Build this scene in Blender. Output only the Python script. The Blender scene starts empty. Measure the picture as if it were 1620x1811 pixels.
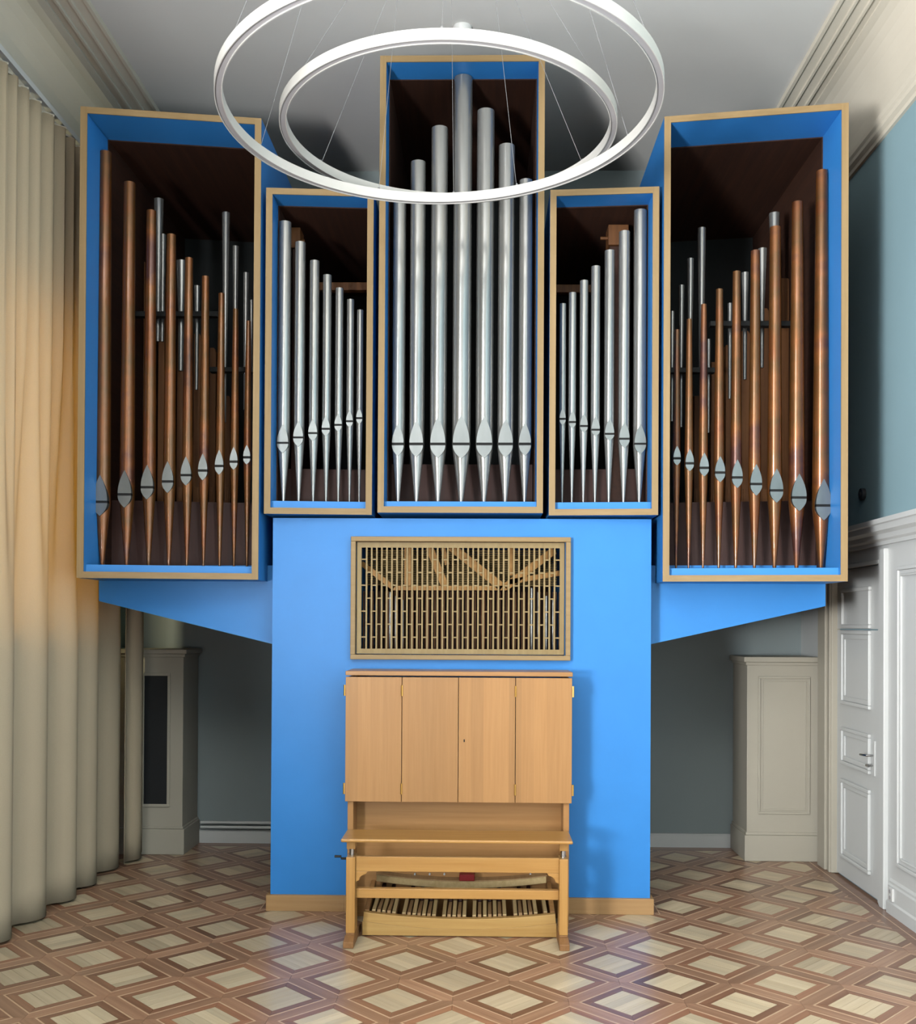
import bpy, math, random
from math import sin, cos, pi, radians, sqrt, atan2
from mathutils import Matrix, Vector
random.seed(7)
scene = bpy.context.scene
C = scene.collection
U = 1.2387            # working units -> metres

# ------------------------------------------------------------------ camera
F, YAW, PITCH, ROLL, CX, CY, EYE = 1792.1, -0.0196, 0.0084, -0.0054, 821.27, 1088.71, 1.55
def ray(x, y):
    d = ((x-CX)/F, 1.0, -(y-CY)/F)
    c, s = cos(ROLL), sin(ROLL); d = (c*d[0]+s*d[2], d[1], -s*d[0]+c*d[2])
    c, s = cos(PITCH), sin(PITCH); d = (d[0], c*d[1]-s*d[2], s*d[1]+c*d[2])
    c, s = cos(YAW), sin(YAW); return (c*d[0]+s*d[1], -s*d[0]+c*d[1], d[2])
def at(x, y, Y):
    d = ray(x, y); t = Y/d[1]; return Vector((d[0]*t, Y, EYE+d[2]*t))
def atx(x, y, X):
    d = ray(x, y); t = X/d[0]; return Vector((X, d[1]*t, EYE+d[2]*t))
cam_data = bpy.data.cameras.new('camera'); cam = bpy.data.objects.new('camera', cam_data); C.objects.link(cam)
cam_data.sensor_fit = 'HORIZONTAL'; cam_data.sensor_width = 36.0; cam_data.lens = F/1620*36
cam_data.shift_x = (810-CX)/1620; cam_data.shift_y = (CY-905.5)/1620; cam_data.clip_start = 0.05
ex = Vector(ray(CX+F, CY)) - Vector(ray(CX, CY)); fw = Vector(ray(CX, CY)); ez = Vector(ray(CX, CY-F)) - fw
cam.matrix_world = Matrix.Translation((0, 0, EYE*U)) @ Matrix((ex, ez, -fw)).transposed().to_4x4()
scene.camera = cam

# ------------------------------------------------------------------ sky, daylight, exposure
scene.view_settings.view_transform = 'Standard'; scene.view_settings.look = 'None'
scene.view_settings.gamma = 1.0; scene.view_settings.exposure = 0.08
scene.view_settings.use_curve_mapping = False
scene.cycles.use_denoising = True
scene.cycles.max_bounces = 10; scene.cycles.diffuse_bounces = 1; scene.cycles.glossy_bounces = 5
scene.cycles.sample_clamp_indirect = 8.0; scene.cycles.caustics_reflective = False
w = bpy.data.worlds.new('world'); scene.world = w; w.use_nodes = True
bg = w.node_tree.nodes['Background']; bg.inputs[0].default_value = (.85, .92, 1, 1); bg.inputs[1].default_value = 0.6
WALL_L, WALL_R, WALL_B, WALL_F, CEIL = -2.5, 2.24, 7.13, -6.0, 4.75
WINDOWS = [(-3.4, -2.0), (-1.6, -0.2), (0.1, 1.3), (4.75, 6.15)]
WZ0, WZ1 = .75, 3.95
WZ = [(WZ0, WZ1)]*3+[(1.5, 3.3)]
def daylight(name, y0, y1, power, col, z0=WZ0, z1=WZ1, tilt=0.0):
    l = bpy.data.lights.new(name, 'AREA'); l.shape = 'RECTANGLE'; l.size = (y1-y0)*U; l.size_y = (z1-z0)*U
    l.energy = power; l.color = col
    o = bpy.data.objects.new(name, l); C.objects.link(o)
    o.location = ((WALL_L-.16)*U, (y0+y1)/2*U, (z0+z1)/2*U); o.rotation_euler = (pi/2+tilt, 0, -pi/2)
for k, (y0, y1) in enumerate(WINDOWS):
    daylight('window_daylight', y0, y1, (60, 700, 200, 170)[k], ((.95, .985, 1), (.95, .985, 1), (.95, .985, 1), (1, .85, .50))[k], *WZ[k])
    if k == 1: daylight('ceiling_fill', y0, y1, 1600, (.99, .985, .98), WZ0+.1, WZ0+1.3, radians(52))   # added upward lamp to brighten the ceiling, standing in for unseen ground bounce

# ------------------------------------------------------------------ helpers
class MB:
    def __init__(s): s.v = []; s.f = []
    def poly(s, pts, d):                      # prism: polygon pts extruded by vector d
        n = len(pts); b = len(s.v); d = Vector(d)
        s.v += [Vector(p) for p in pts] + [Vector(p)+d for p in pts]
        s.f.append(tuple(range(b+n-1, b-1, -1))); s.f.append(tuple(range(b+n, b+2*n)))
        for i in range(n):
            j = (i+1) % n; s.f.append((b+i, b+j, b+n+j, b+n+i))
        return s
    def box(s, x0, x1, y0, y1, z0, z1):
        return s.poly([(x0, y0, z0), (x1, y0, z0), (x1, y1, z0), (x0, y1, z0)], (0, 0, z1-z0))
    def lathe(s, c, prof, n=24, close=False):     # prof list of (r, z)
        b = len(s.v)
        for r, z in prof:
            for k in range(n):
                a = 2*pi*k/n; s.v.append(Vector((c[0]+r*cos(a), c[1]+r*sin(a), z)))
        m = len(prof)
        for i in range(m-1):
            for k in range(n):
                j = (k+1) % n; s.f.append((b+i*n+k, b+i*n+j, b+(i+1)*n+j, b+(i+1)*n+k))
        if close:
            s.f.append(tuple(range(b+n-1, b-1, -1))); s.f.append(tuple(range(b+(m-1)*n, b+m*n)))
        return s
    def bar(s, p, q, wx, wy=None, up=(0, 0, 1)):    # rectangular bar from p to q
        p, q = Vector(p), Vector(q); d = (q-p).normalized(); up = Vector(up)
        if abs(d.dot(up)) > .95: up = Vector((0, 1, 0))
        a = d.cross(up).normalized()*wx/2; b_ = d.cross(a).normalized()*(wy or wx)/2
        return s.poly([p-a-b_, p+a-b_, p+a+b_, p-a+b_], q-p)
    def tube(s, pts, r, n=10):
        pts = [Vector(p) for p in pts]; b = len(s.v); ref = None
        for i, p in enumerate(pts):
            d = (pts[min(i+1, len(pts)-1)]-pts[max(i-1, 0)]).normalized()
            u = d.cross(Vector((0, 0, 1)) if abs(d.z) < .9 else Vector((1, 0, 0))).normalized(); v = d.cross(u)
            for k in range(n):
                a = 2*pi*k/n; s.v.append(p+u*r*cos(a)+v*r*sin(a))
        for i in range(len(pts)-1):
            for k in range(n):
                j = (k+1) % n; s.f.append((b+i*n+k, b+i*n+j, b+(i+1)*n+j, b+(i+1)*n+k))
        s.f.append(tuple(range(b+n-1, b-1, -1))); e = b+(len(pts)-1)*n; s.f.append(tuple(range(e, e+n)))
        return s
    def frame(s, ax, a, b, u0, u1, v0, v1, wd):   # mitre-less picture frame; ax: plane normal axis 'x' or 'y', from a to b
        for (p0, p1, q0, q1) in ((u0, u1, v0, v0+wd), (u0, u1, v1-wd, v1), (u0, u0+wd, v0+wd, v1-wd), (u1-wd, u1, v0+wd, v1-wd)):
            if ax == 'y': s.box(p0, p1, a, b, q0, q1)
            else: s.box(a, b, p0, p1, q0, q1)
        return s
    def build(s, name, mat, parent=None, smooth=False, bevel=0, kind=None):
        off = parent.get('_o', (0, 0, 0)) if parent else (0, 0, 0)
        me = bpy.data.meshes.new(name); o3 = Vector(off)
        me.from_pydata([tuple((v-o3)*U) for v in s.v], [], s.f); me.update()
        import bmesh
        bm = bmesh.new(); bm.from_mesh(me); bmesh.ops.recalc_face_normals(bm, faces=bm.faces); bm.to_mesh(me); bm.free()
        me.materials.append(mat)
        if smooth:
            me.polygons.foreach_set('use_smooth', [True]*len(me.polygons))
            me.set_sharp_from_angle(angle=radians(40))
        o = bpy.data.objects.new(name, me); C.objects.link(o)
        if parent: o.parent = parent
        o['_o'] = tuple(off)
        if bevel:
            m = o.modifiers.new('bevel', 'BEVEL'); m.width = bevel*U; m.segments = 2; m.limit_method = 'ANGLE'; m.angle_limit = radians(50)
            m.harden_normals = False
        if kind: o['kind'] = kind
        return o
def thing(name, label, cat, loc, group=None):
    o = bpy.data.objects.new(name, None); C.objects.link(o); o.empty_display_size = .1
    o.location = Vector(loc)*U; o['_o'] = tuple(loc); o['label'] = label; o['category'] = cat
    if group: o['group'] = group
    return o
def tag(o, label, cat, group=None):
    o['label'] = label; o['category'] = cat
    if group: o['group'] = group
    return o
def struct(mb, name, mat, **k):
    o = mb.build(name, mat, **k); o['kind'] = 'structure'; return o

# ------------------------------------------------------------------ materials
def s2l(c):
    return tuple(((x/255)/12.92 if x/255 <= .04045 else ((x/255+.055)/1.055)**2.4) for x in c)+(1,)
def base_mat(name, rough=.5, metal=0.0, spec=.5):
    m = bpy.data.materials.new(name); m.use_nodes = True; nt = m.node_tree; p = nt.nodes['Principled BSDF']
    p.inputs['Roughness'].default_value = rough; p.inputs['Metallic'].default_value = metal
    p.inputs['Specular IOR Level'].default_value = spec
    return m, nt, p
def paint(name, rgb, rough=.5, var=.04, scale=6.0, bump=0.0, spec=.4, metal=0.0):
    m, nt, p = base_mat(name, rough, metal, spec); N = nt.nodes.new; L = nt.links.new
    tc = N('ShaderNodeTexCoord'); no = N('ShaderNodeTexNoise'); no.inputs['Scale'].default_value = scale; no.inputs['Detail'].default_value = 4
    L(tc.outputs['Object'], no.inputs['Vector'])
    r = N('ShaderNodeValToRGB'); c = s2l(rgb)
    r.color_ramp.elements[0].position = .3; r.color_ramp.elements[1].position = .7
    r.color_ramp.elements[0].color = tuple(x*(1-var) for x in c[:3])+(1,); r.color_ramp.elements[1].color = tuple(min(1, x*(1+var)) for x in c[:3])+(1,)
    L(no.outputs['Fac'], r.inputs['Fac']); L(r.outputs['Color'], p.inputs['Base Color'])
    if bump:
        n2 = N('ShaderNodeTexNoise'); n2.inputs['Scale'].default_value = 180; L(tc.outputs['Object'], n2.inputs['Vector'])
        b = N('ShaderNodeBump'); b.inputs['Strength'].default_value = bump; b.inputs['Distance'].default_value = .002
        L(n2.outputs['Fac'], b.inputs['Height']); L(b.outputs['Normal'], p.inputs['Normal'])
    return m
def wood(name, dark, light, grain='Z', rough=.4, tone=.16, stripes=0, fine=1.0, spec=.4, coat=0.0, cell=False):
    m, nt, p = base_mat(name, rough, 0, spec); N = nt.nodes.new; L = nt.links.new
    tc = N('ShaderNodeTexCoord'); mp = N('ShaderNodeMapping'); L(tc.outputs['Object'], mp.inputs['Vector'])
    k = {'X': (1.2, 34, 34), 'Y': (34, 1.2, 34), 'Z': (34, 34, 1.2)}[grain]
    mp.inputs['Scale'].default_value = tuple(x*fine for x in k)
    oi = N('ShaderNodeObjectInfo'); ad = N('ShaderNodeVectorMath'); ad.operation = 'MULTIPLY_ADD'
    ad.inputs[1].default_value = (1, 1, 1); L(mp.outputs['Vector'], ad.inputs[0])
    sc = N('ShaderNodeMath'); sc.operation = 'MULTIPLY'; sc.inputs[1].default_value = 37.0; L(oi.outputs['Random'], sc.inputs[0]); L(sc.outputs[0], ad.inputs[2])
    no = N('ShaderNodeTexNoise'); no.inputs['Scale'].default_value = 1.0; no.inputs['Detail'].default_value = 6; no.inputs['Roughness'].default_value = .62
    L(ad.outputs[0], no.inputs['Vector'])
    r = N('ShaderNodeValToRGB'); r.color_ramp.elements[0].position = .28; r.color_ramp.elements[1].position = .72
    r.color_ramp.elements[0].color = s2l(dark); r.color_ramp.elements[1].color = s2l(light); L(no.outputs['Fac'], r.inputs['Fac'])
    at_ = N('ShaderNodeAttribute'); at_.attribute_name = 'tone'
    sm = N('ShaderNodeMath'); sm.operation = 'ADD'; L(oi.outputs['Random'], sm.inputs[0]); L(at_.outputs['Fac'], sm.inputs[1])
    fr = N('ShaderNodeMath'); fr.operation = 'FRACT'; L(sm.outputs[0], fr.inputs[0])
    src = fr.outputs[0]
    if cell:
        sc2 = N('ShaderNodeSeparateColor'); L(oi.outputs['Color'], sc2.inputs[0]); sm2 = N('ShaderNodeMath'); sm2.operation = 'ADD'
        L(sc2.outputs[0], sm2.inputs[0]); L(at_.outputs['Fac'], sm2.inputs[1]); src = sm2.outputs[0]
    if stripes:
        sx = N('ShaderNodeSeparateXYZ'); L(tc.outputs['Object'], sx.inputs[0])
        q = N('ShaderNodeMath'); q.operation = 'MULTIPLY'; q.inputs[1].default_value = stripes; L(sx.outputs['X'], q.inputs[0])
        fl = N('ShaderNodeMath'); fl.operation = 'FLOOR'; L(q.outputs[0], fl.inputs[0])
        wn = N('ShaderNodeTexWhiteNoise'); wn.noise_dimensions = '1D'; L(fl.outputs[0], wn.inputs['W']); src = wn.outputs['Value']
    mr = N('ShaderNodeMapRange'); mr.inputs['To Min'].default_value = 1-tone; mr.inputs['To Max'].default_value = 1+tone; L(src, mr.inputs['Value'])
    mx = N('ShaderNodeVectorMath'); mx.operation = 'SCALE'; L(r.outputs['Color'], mx.inputs[0]); L(mr.outputs[0], mx.inputs['Scale'])
    L(mx.outputs[0], p.inputs['Base Color'])
    b = N('ShaderNodeBump'); b.inputs['Strength'].default_value = .08; b.inputs['Distance'].default_value = .002; L(no.outputs['Fac'], b.inputs['Height']); L(b.outputs['Normal'], p.inputs['Normal'])
    p.inputs['Coat Weight'].default_value = coat; p.inputs['Coat Roughness'].default_value = .25
    return m
def metal_mat(name, cols, rough=.25, scale=(5, 5, 1.5), rvar=.08, metal=1.0, coat=0.0):
    m, nt, p = base_mat(name, rough, metal); p.inputs['Coat Weight'].default_value = coat; p.inputs['Coat Roughness'].default_value = .07; N = nt.nodes.new; L = nt.links.new
    tc = N('ShaderNodeTexCoord'); mp = N('ShaderNodeMapping'); mp.inputs['Scale'].default_value = scale; L(tc.outputs['Object'], mp.inputs['Vector'])
    oi = N('ShaderNodeObjectInfo'); ad = N('ShaderNodeVectorMath'); ad.operation = 'ADD'; L(mp.outputs['Vector'], ad.inputs[0])
    sc = N('ShaderNodeMath'); sc.operation = 'MULTIPLY'; sc.inputs[1].default_value = 53.0; L(oi.outputs['Random'], sc.inputs[0]); L(sc.outputs[0], ad.inputs[1])
    no = N('ShaderNodeTexNoise'); no.inputs['Scale'].default_value = 1; no.inputs['Detail'].default_value = 5; L(ad.outputs[0], no.inputs['Vector'])
    r = N('ShaderNodeValToRGB'); e = r.color_ramp.elements
    for i, c in enumerate(cols):
        pos = .3+.4*i/(len(cols)-1)
        if i < 2: e[i].position = pos; el = e[i]
        else: el = e.new(pos)
        el.color = s2l(c)
    e[0].position = .3
    L(no.outputs['Fac'], r.inputs['Fac']); L(r.outputs['Color'], p.inputs['Base Color'])
    mr = N('ShaderNodeMapRange'); mr.inputs['To Min'].default_value = rough-rvar; mr.inputs['To Max'].default_value = rough+rvar; L(no.outputs['Fac'], mr.inputs['Value']); L(mr.outputs[0], p.inputs['Roughness'])
    return m
M = {}
M['blue'] = paint('blue_paint', (60, 146, 227), .42, .03, 3, .02)
M['edge'] = wood('pale_edge_wood', (156, 128, 86), (172, 144, 102), 'Z', .5, .03)
M['edge_x'] = wood('pale_edge_wood_level', (156, 128, 86), (172, 144, 102), 'X', .5, .03)
M['plinth'] = wood('plinth_wood', (180, 138, 92), (196, 156, 108), 'X', .45, .04)
M['maroon'] = wood('dark_stained_wood', (46, 21, 15), (64, 31, 21), 'Z', .6, .1)
M['brownbox'] = wood('brown_box_wood', (92, 56, 28), (126, 82, 44), 'Z', .6, .2)
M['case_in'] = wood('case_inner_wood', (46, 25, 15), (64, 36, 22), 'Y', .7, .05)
M['backshade'] = paint('shade_dark_back', (40, 45, 46), .8)  # dark tone carries the shade deep inside the pipe boxes
M['silver'] = metal_mat('tin_pipe', [(150, 151, 149), (160, 160, 158), (168, 168, 165)], .26, (3, 3, 1.2), .03, .66)
M['lip'] = metal_mat('tin_lip', [(122, 126, 126), (136, 139, 139)], .36, (9, 9, 4), .03, .85)
M['copper'] = metal_mat('copper_pipe', [(80, 46, 28), (122, 70, 32), (108, 72, 34), (132, 80, 38), (90, 54, 44)], .38, (1.6, 1.6, 2.2), .05, .55, .55)
M['black'] = paint('matt_black', (10, 10, 10), .7)
M['rack'] = paint('black_rack', (18, 20, 20), .6)
M['oak_z'] = wood('oak_upright', (172, 122, 70), (190, 141, 88), 'Z', .38, .05, coat=.2)
M['oak_x'] = wood('oak_level', (172, 123, 71), (192, 143, 90), 'X', .38, .05, coat=.2)
M['oak_door'] = wood('oak_door', (178, 130, 80), (190, 142, 91), 'Z', .42, .10, stripes=12.5, fine=1.6)
M['bench_x'] = wood('bench_wood_level', (186, 134, 70), (206, 156, 90), 'X', .34, .05, coat=.2)
M['bench_z'] = wood('bench_wood_upright', (186, 134, 70), (206, 156, 90), 'Z', .34, .05, coat=.2)
M['footwood'] = wood('dark_foot_wood', (140, 98, 60), (168, 122, 78), 'Y', .5, .05)
M['pedal_x'] = wood('pedal_beam_wood', (186, 140, 76), (208, 168, 104), 'X', .45, .06, fine=.6)
M['pedal_nat'] = wood('pedal_pale_wood', (206, 176, 122), (230, 204, 152), 'Y', .45, .1)
M['pedal_sharp'] = wood('pedal_brown_wood', (128, 92, 58), (158, 118, 76), 'Y', .5, .1)
M['pedal_brown'] = wood('pedal_mid_wood', (172, 134, 92), (196, 158, 112), 'Y', .5, .1)
M['red'] = paint('red_block', (140, 26, 30), .4)
M['brass'] = metal_mat('brass', [(190, 150, 80), (210, 172, 100)], .3)
M['steel'] = metal_mat('steel', [(150, 150, 150), (190, 190, 190)], .25)
M['grille'] = wood('grille_wood', (150, 126, 82), (168, 144, 98), 'Z', .5, .03)
M['action'] = wood('action_wood', (176, 124, 62), (204, 152, 84), 'X', .5, .1)
M['wallblue'] = paint('pale_blue_wall', (156, 189, 199), .7, .02, 2, .05)
M['wallshade'] = paint('shaded_blue_wall', (156, 168, 169), .7, .02, 2, .05)  # same wall paint greyed, the back wall's shade put into the colour
M['white'] = paint('white_gloss_paint', (228, 230, 228), .32, .015, 3)
M['cream'] = paint('cream_paint', (196, 189, 172), .5, .02, 3)
M['ceil'] = paint('ceiling_white', (240, 239, 235), .8, .015, 2)
M['cornice'] = paint('cornice_cream', (238, 230, 212), .7, .012, 2)
M['grilldark'] = paint('dark_mesh', (34, 36, 38), .7)
M['lampwhite'] = paint('lamp_white', (214, 212, 206), .35, .01)
M['diffuser'] = paint('lamp_diffuser', (180, 178, 180), .3, .01)
M['wire'] = paint('wire', (150, 150, 150), .4)
M['plastic'] = paint('white_plastic', (235, 235, 232), .35)
M['f_panel'] = wood('floor_pale_board', (208, 186, 150), (226, 208, 176), 'X', .3, .24, coat=.25, cell=True)
M['f_border'] = wood('floor_brown_border', (132, 90, 66), (166, 120, 92), 'X', .3, .42, coat=.25, cell=True)
M['f_strip'] = wood('floor_brown_strip', (156, 114, 88), (188, 146, 116), 'X', .3, .2, coat=.25, cell=True)
M['f_line'] = wood('floor_inlay_line', (206, 172, 140), (222, 190, 158), 'X', .3, .03)
M['f_base'] = wood('floor_ground', (140, 100, 78), (172, 132, 104), 'X', .32, .05)
def curtain_mat():
    m = bpy.data.materials.new('curtain_cloth'); m.use_nodes = True; nt = m.node_tree; N = nt.nodes.new; L = nt.links.new
    p = nt.nodes['Principled BSDF']; out = nt.nodes['Material Output']; p.inputs['Roughness'].default_value = .85; p.inputs['Specular IOR Level'].default_value = .1
    tc = N('ShaderNodeTexCoord'); mp = N('ShaderNodeMapping'); mp.inputs['Scale'].default_value = (300, 300, 300); L(tc.outputs['Object'], mp.inputs['Vector'])
    no = N('ShaderNodeTexNoise'); no.inputs['Scale'].default_value = 1; L(mp.outputs['Vector'], no.inputs['Vector'])
    r = N('ShaderNodeValToRGB'); r.color_ramp.elements[0].color = s2l((204, 186, 156)); r.color_ramp.elements[1].color = s2l((222, 206, 178)); L(no.outputs['Fac'], r.inputs['Fac'])
    L(r.outputs['Color'], p.inputs['Base Color'])
    t = N('ShaderNodeBsdfTranslucent'); t.inputs['Color'].default_value = s2l((232, 200, 128))
    mx = N('ShaderNodeMixShader'); mx.inputs[0].default_value = .17; L(p.outputs[0], mx.inputs[1]); L(t.outputs[0], mx.inputs[2]); L(mx.outputs[0], out.inputs['Surface'])
    b = N('ShaderNodeBump'); b.inputs['Strength'].default_value = .1; b.inputs['Distance'].default_value = .001; L(no.outputs['Fac'], b.inputs['Height']); L(b.outputs['Normal'], p.inputs['Normal'])
    return m
M['curtain'] = curtain_mat()

# ------------------------------------------------------------------ room shell
T = .2
floor = struct(MB().box(WALL_L-T, WALL_R+T, WALL_F-T, WALL_B+T, -.1, -.004), 'floor', M['f_base'])
struct(MB().box(WALL_L-T, WALL_R+T, WALL_F-T, WALL_B+T, CEIL, CEIL+.1), 'ceiling', M['ceil'])
struct(MB().box(WALL_L-T, WALL_R+T, WALL_B, WALL_B+T, -.1, CEIL), 'wall_back', M['wallshade'])
struct(MB().box(WALL_L-T, WALL_R+T, WALL_F-T, WALL_F, -.1, CEIL), 'wall_front', M['white'])
wall_right = struct(MB().box(WALL_R, WALL_R+T, WALL_F, WALL_B, -.1, CEIL), 'wall_right', M['wallblue'])
lw = MB(); ys = [WALL_F]+[v for wy in WINDOWS for v in wy]+[WALL_B]
for i in range(0, len(ys), 2): lw.box(WALL_L-T, WALL_L, ys[i], ys[i+1], -.1, CEIL)
for (y0, y1), (z0, z1) in zip(WINDOWS, WZ): lw.box(WALL_L-T, WALL_L, y0, y1, -.1, z0).box(WALL_L-T, WALL_L, y0, y1, z1, CEIL)
struct(lw, 'wall_left', M['wallblue'])
for k, (y0, y1) in enumerate(WINDOWS):
    z0, z1 = WZ[k]
    f = MB().frame('x', WALL_L-.12, WALL_L-.05, y0, y1, z0, z1, .06)
    if k < 3: f.box(WALL_L-.11, WALL_L-.06, (y0+y1)/2-.035, (y0+y1)/2+.035, WZ0, WZ1).box(WALL_L-.11, WALL_L-.06, y0, y1, 2.85, 2.92)
    o = struct(f, 'window_%d' % (k+1), M['white'])
    MB().box(WALL_L-.02, WALL_L+.1, y0-.06, y1+.06, z0-.04, z0).build('window_sill', M['white'], o)
# ceiling cornices: flat fillet on the ceiling, cove, wall moulding
def cornice(side, name):
    s = 1 if side == 'r' else -1; X0 = WALL_R if side == 'r' else WALL_L
    prof = [(.0, -.45), (.018, -.45), (.022, -.43), (.045, -.42), (.048, -.40), (.062, -.39), (.066, -.365), (.05, -.355), (.05, -.34)]
    for k in range(9):
        a = k/8*pi/2; prof.append((.05+.2*(1-cos(a)), -.34+.30*sin(a)))
    prof += [(.25, -.028), (.29, -.028), (.292, -.04), (.305, -.04), (.307, -.026), (.36, -.022), (.362, -.034), (.375, -.034), (.377, -.02), (.43, -.016), (.433, -.026), (.452, -.026), (.455, 0), (0, 0)]
    pts = [(X0-s*d, WALL_F, CEIL+z) for d, z in prof]
    o = struct(MB().poly(pts, (0, WALL_B-WALL_F, 0)), name, M['cornice'])
cornice('r', 'trim_1'); cornice('l', 'trim_2')
struct(MB().box(WALL_L, WALL_R, WALL_B-.02, WALL_B, 0, .085).box(WALL_L, WALL_R, WALL_B-.014, WALL_B, .085, .095), 'baseboard_back', M['white'])

# dado panelling on the right wall
DX = 2.215
dado = struct(MB().box(DX, WALL_R, WALL_F, 5.66, 0, 2.02), 'trim_3', M['white'])
struct(MB().box(DX, WALL_R, 6.64, WALL_B, 0, 2.02), 'trim_4', M['white'])
struct(MB().box(DX, WALL_R, 5.66, 6.64, 1.915, 2.02), 'trim_5', M['white'])
cp = [(WALL_R, 2.0), (2.195, 2.0), (2.192, 2.02), (2.175, 2.03), (2.168, 2.055), (2.14, 2.07), (2.132, 2.10), (2.118, 2.105), (2.115, 2.13), (WALL_R, 2.135)]
struct(MB().poly([(x, WALL_F, z) for x, z in cp], (0, WALL_B-WALL_F, 0)), 'trim_6', M['white'])
sk = [(WALL_R, 0), (2.190, 0), (2.190, .062), (2.2, .07), (2.2, .15), (2.206, .16), (2.206, .172), (DX, .185), (WALL_R, .185)]
bb = struct(MB().poly([(x, WALL_F, z) for x, z in sk], (0, 5.56-WALL_F, 0)), 'baseboard_right', M['white'])
for (a, b) in ((3.95, 5.46), (2.2, 3.7), (.45, 1.95)):
    f = MB().frame('x', 2.2, DX+.001, a, b, .27, 1.87, .02).frame('x', 2.208, DX+.001, a+.02, b-.02, .29, 1.85, .022).frame('x', 2.203, DX+.001, a+.042, b-.042, .312, 1.828, .01)
    f.build('panel_moulding', M['white'], dado, bevel=.004)
# door in the panelling
door = struct(MB().box(2.222, WALL_R, 5.745, 6.42, .012, 1.527), 'door_1', M['white'])
MB().box(2.222, WALL_R, 5.745, 6.42, 1.534, 1.895).build('transom_panel', M['white'], door)
for z0, z1, y0, y1 in ((1.07, 1.524, 5.86, 6.32), (.70, .93, 5.86, 6.32), (.125, .61, 5.86, 6.32)):
    f = MB().frame('x', 2.204, 2.223, y0, y1, z0, z1, .022).frame('x', 2.213, 2.223, y0+.022, y1-.022, z0+.022, z1-.022, .03)
    f.build('door_panel', M['white'], door, bevel=.005)
MB().frame('x', 2.204, 2.223, 5.86, 6.32, 1.537, 1.78, .022).build('door_panel', M['white'], door, bevel=.005)
MB().box(2.185, WALL_R, 6.42, 6.50, 0, 1.96).box(2.17, WALL_R, 6.50, 6.64, 0, 1.98).box(2.175, 2.19, 6.43, 6.46, 0, 1.96).build('casing', M['cream'], door, bevel=.005)
MB().box(2.19, WALL_R, 5.60, 5.665, 0, 1.98).box(2.2, WALL_R, 5.665, 5.70, 0, 1.97).box(2.212, WALL_R, 5.70, 5.742, 0, 1.93).build('casing', M['white'], door, bevel=.005)
MB().box(2.2, WALL_R, 5.70, 6.42, 1.90, 1.925).build('head_casing', M['white'], door, bevel=.004)
MB().box(2.215, 2.223, 5.795, 5.83, .70, .90).build('lock_plate', M['white'], door, bevel=.002)
h = MB().tube([(2.222, 5.815, .815), (2.175, 5.815, .815), (2.168, 5.83, .815), (2.168, 5.885, .812)], .006, 10)
h.build('door_handle', M['steel'], door, True)
MB().tube([(2.222, 5.815, .758), (2.185, 5.815, .758)], .005, 8).tube([(2.185, 5.80, .758), (2.185, 5.83, .758)], .009, 8).build('key', M['steel'], door, True)

# ------------------------------------------------------------------ parquet
D, NX, NY = .4774, .5936, 4.4221
HS = D/2/sqrt(2)                                   # half side of one square
A1, A2, A3 = .57*HS, .785*HS, .825*HS
BX0, BX1, BY1, BY0 = WALL_L+.05, 2.10, WALL_B-.12, 2.4
def clip(poly):
    for ax, lim, sg in ((0, BX0, 1), (0, BX1, -1), (1, BY1, -1)):
        res = []
        for i in range(len(poly)):
            p, q = poly[i], poly[(i+1) % len(poly)]; dp, dq = (p[ax]-lim)*sg, (q[ax]-lim)*sg
            if dp >= 0: res.append(p)
            if (dp >= 0) != (dq >= 0):
                t = dp/(dp-dq); res.append((p[0]+t*(q[0]-p[0]), p[1]+t*(q[1]-p[1])))
        poly = res
        if len(poly) < 3: return []
    return poly
TH = .004
def shape_mesh(name, pts, mat):
    me = bpy.data.meshes.new(name); n = len(pts)
    me.from_pydata([(x*U, y*U, -TH*U) for x, y in pts]+[(x*U, y*U, 0) for x, y in pts], [], [tuple(range(n, 2*n))]+[(i, (i+1) % n, n+(i+1) % n, n+i) for i in range(n)])
    me.materials.append(mat); return me
g = .0007
PW = 2*A1/4
SH = {'plank': ([(-A1+g, -PW/2+g), (A1-g, -PW/2+g), (A1-g, PW/2-g), (-A1+g, PW/2-g)], M['f_panel']),
      'border_board': ([(-A1+g, A1+g), (A1-g, A1+g), (A2-g, A2-g), (-A2+g, A2-g)], M['f_border']),
      'inlay_line': ([(-A2, A2), (A2, A2), (A3, A3), (-A3, A3)], M['f_line']),
      'strip_board': ([(-HS+2*g, 0), (-A3, -(HS-A3)+g), (A3, -(HS-A3)+g), (HS-2*g, 0), (A3, (HS-A3)-g), (-A3, (HS-A3)-g)], M['f_strip'])}
MESH = {k: shape_mesh(k, v[0], v[1]) for k, v in SH.items()}
pieces = []                                        # (kind, x, y, angle, rank)
rng = random.Random(3)
for i in range(-16, 16):
    for j in range(-10, 16):
        if (i+j) % 2 == 0: continue
        x, y = NX+i*D/2, NY+j*D/2
        if not (BX0-D < x < BX1+D and BY0 < y < WALL_B+D): continue
        pxx = 856+F*x/max(y, .5); hid = (-1.05 < x < .8 and y > 5.6)
        vis = 0 if (-60 < pxx < 1680 and y > 3.75 and not hid) else 100
        rank = vis+y
        k = rng.choice((0, 1)); ct = rng.random(); pt = rng.random()
        for q in range(4):
            a = pi/4+k*pi/2; off = (q-1.5)*PW
            pieces.append(('plank', x-sin(a)*off, y+cos(a)*off, a, rank, .45*pt+.55*rng.random()))
            a = pi/4+q*pi/2
            pieces.append(('border_board', x, y, a, rank, .75*ct+.25*rng.random())); pieces.append(('inlay_line', x, y, a, rank, .5))
            if q in (0, 1): pieces.append(('strip_board', x-sin(a)*HS, y+cos(a)*HS, a, rank, rng.random()))
pieces.sort(key=lambda t: t[4])
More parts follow.
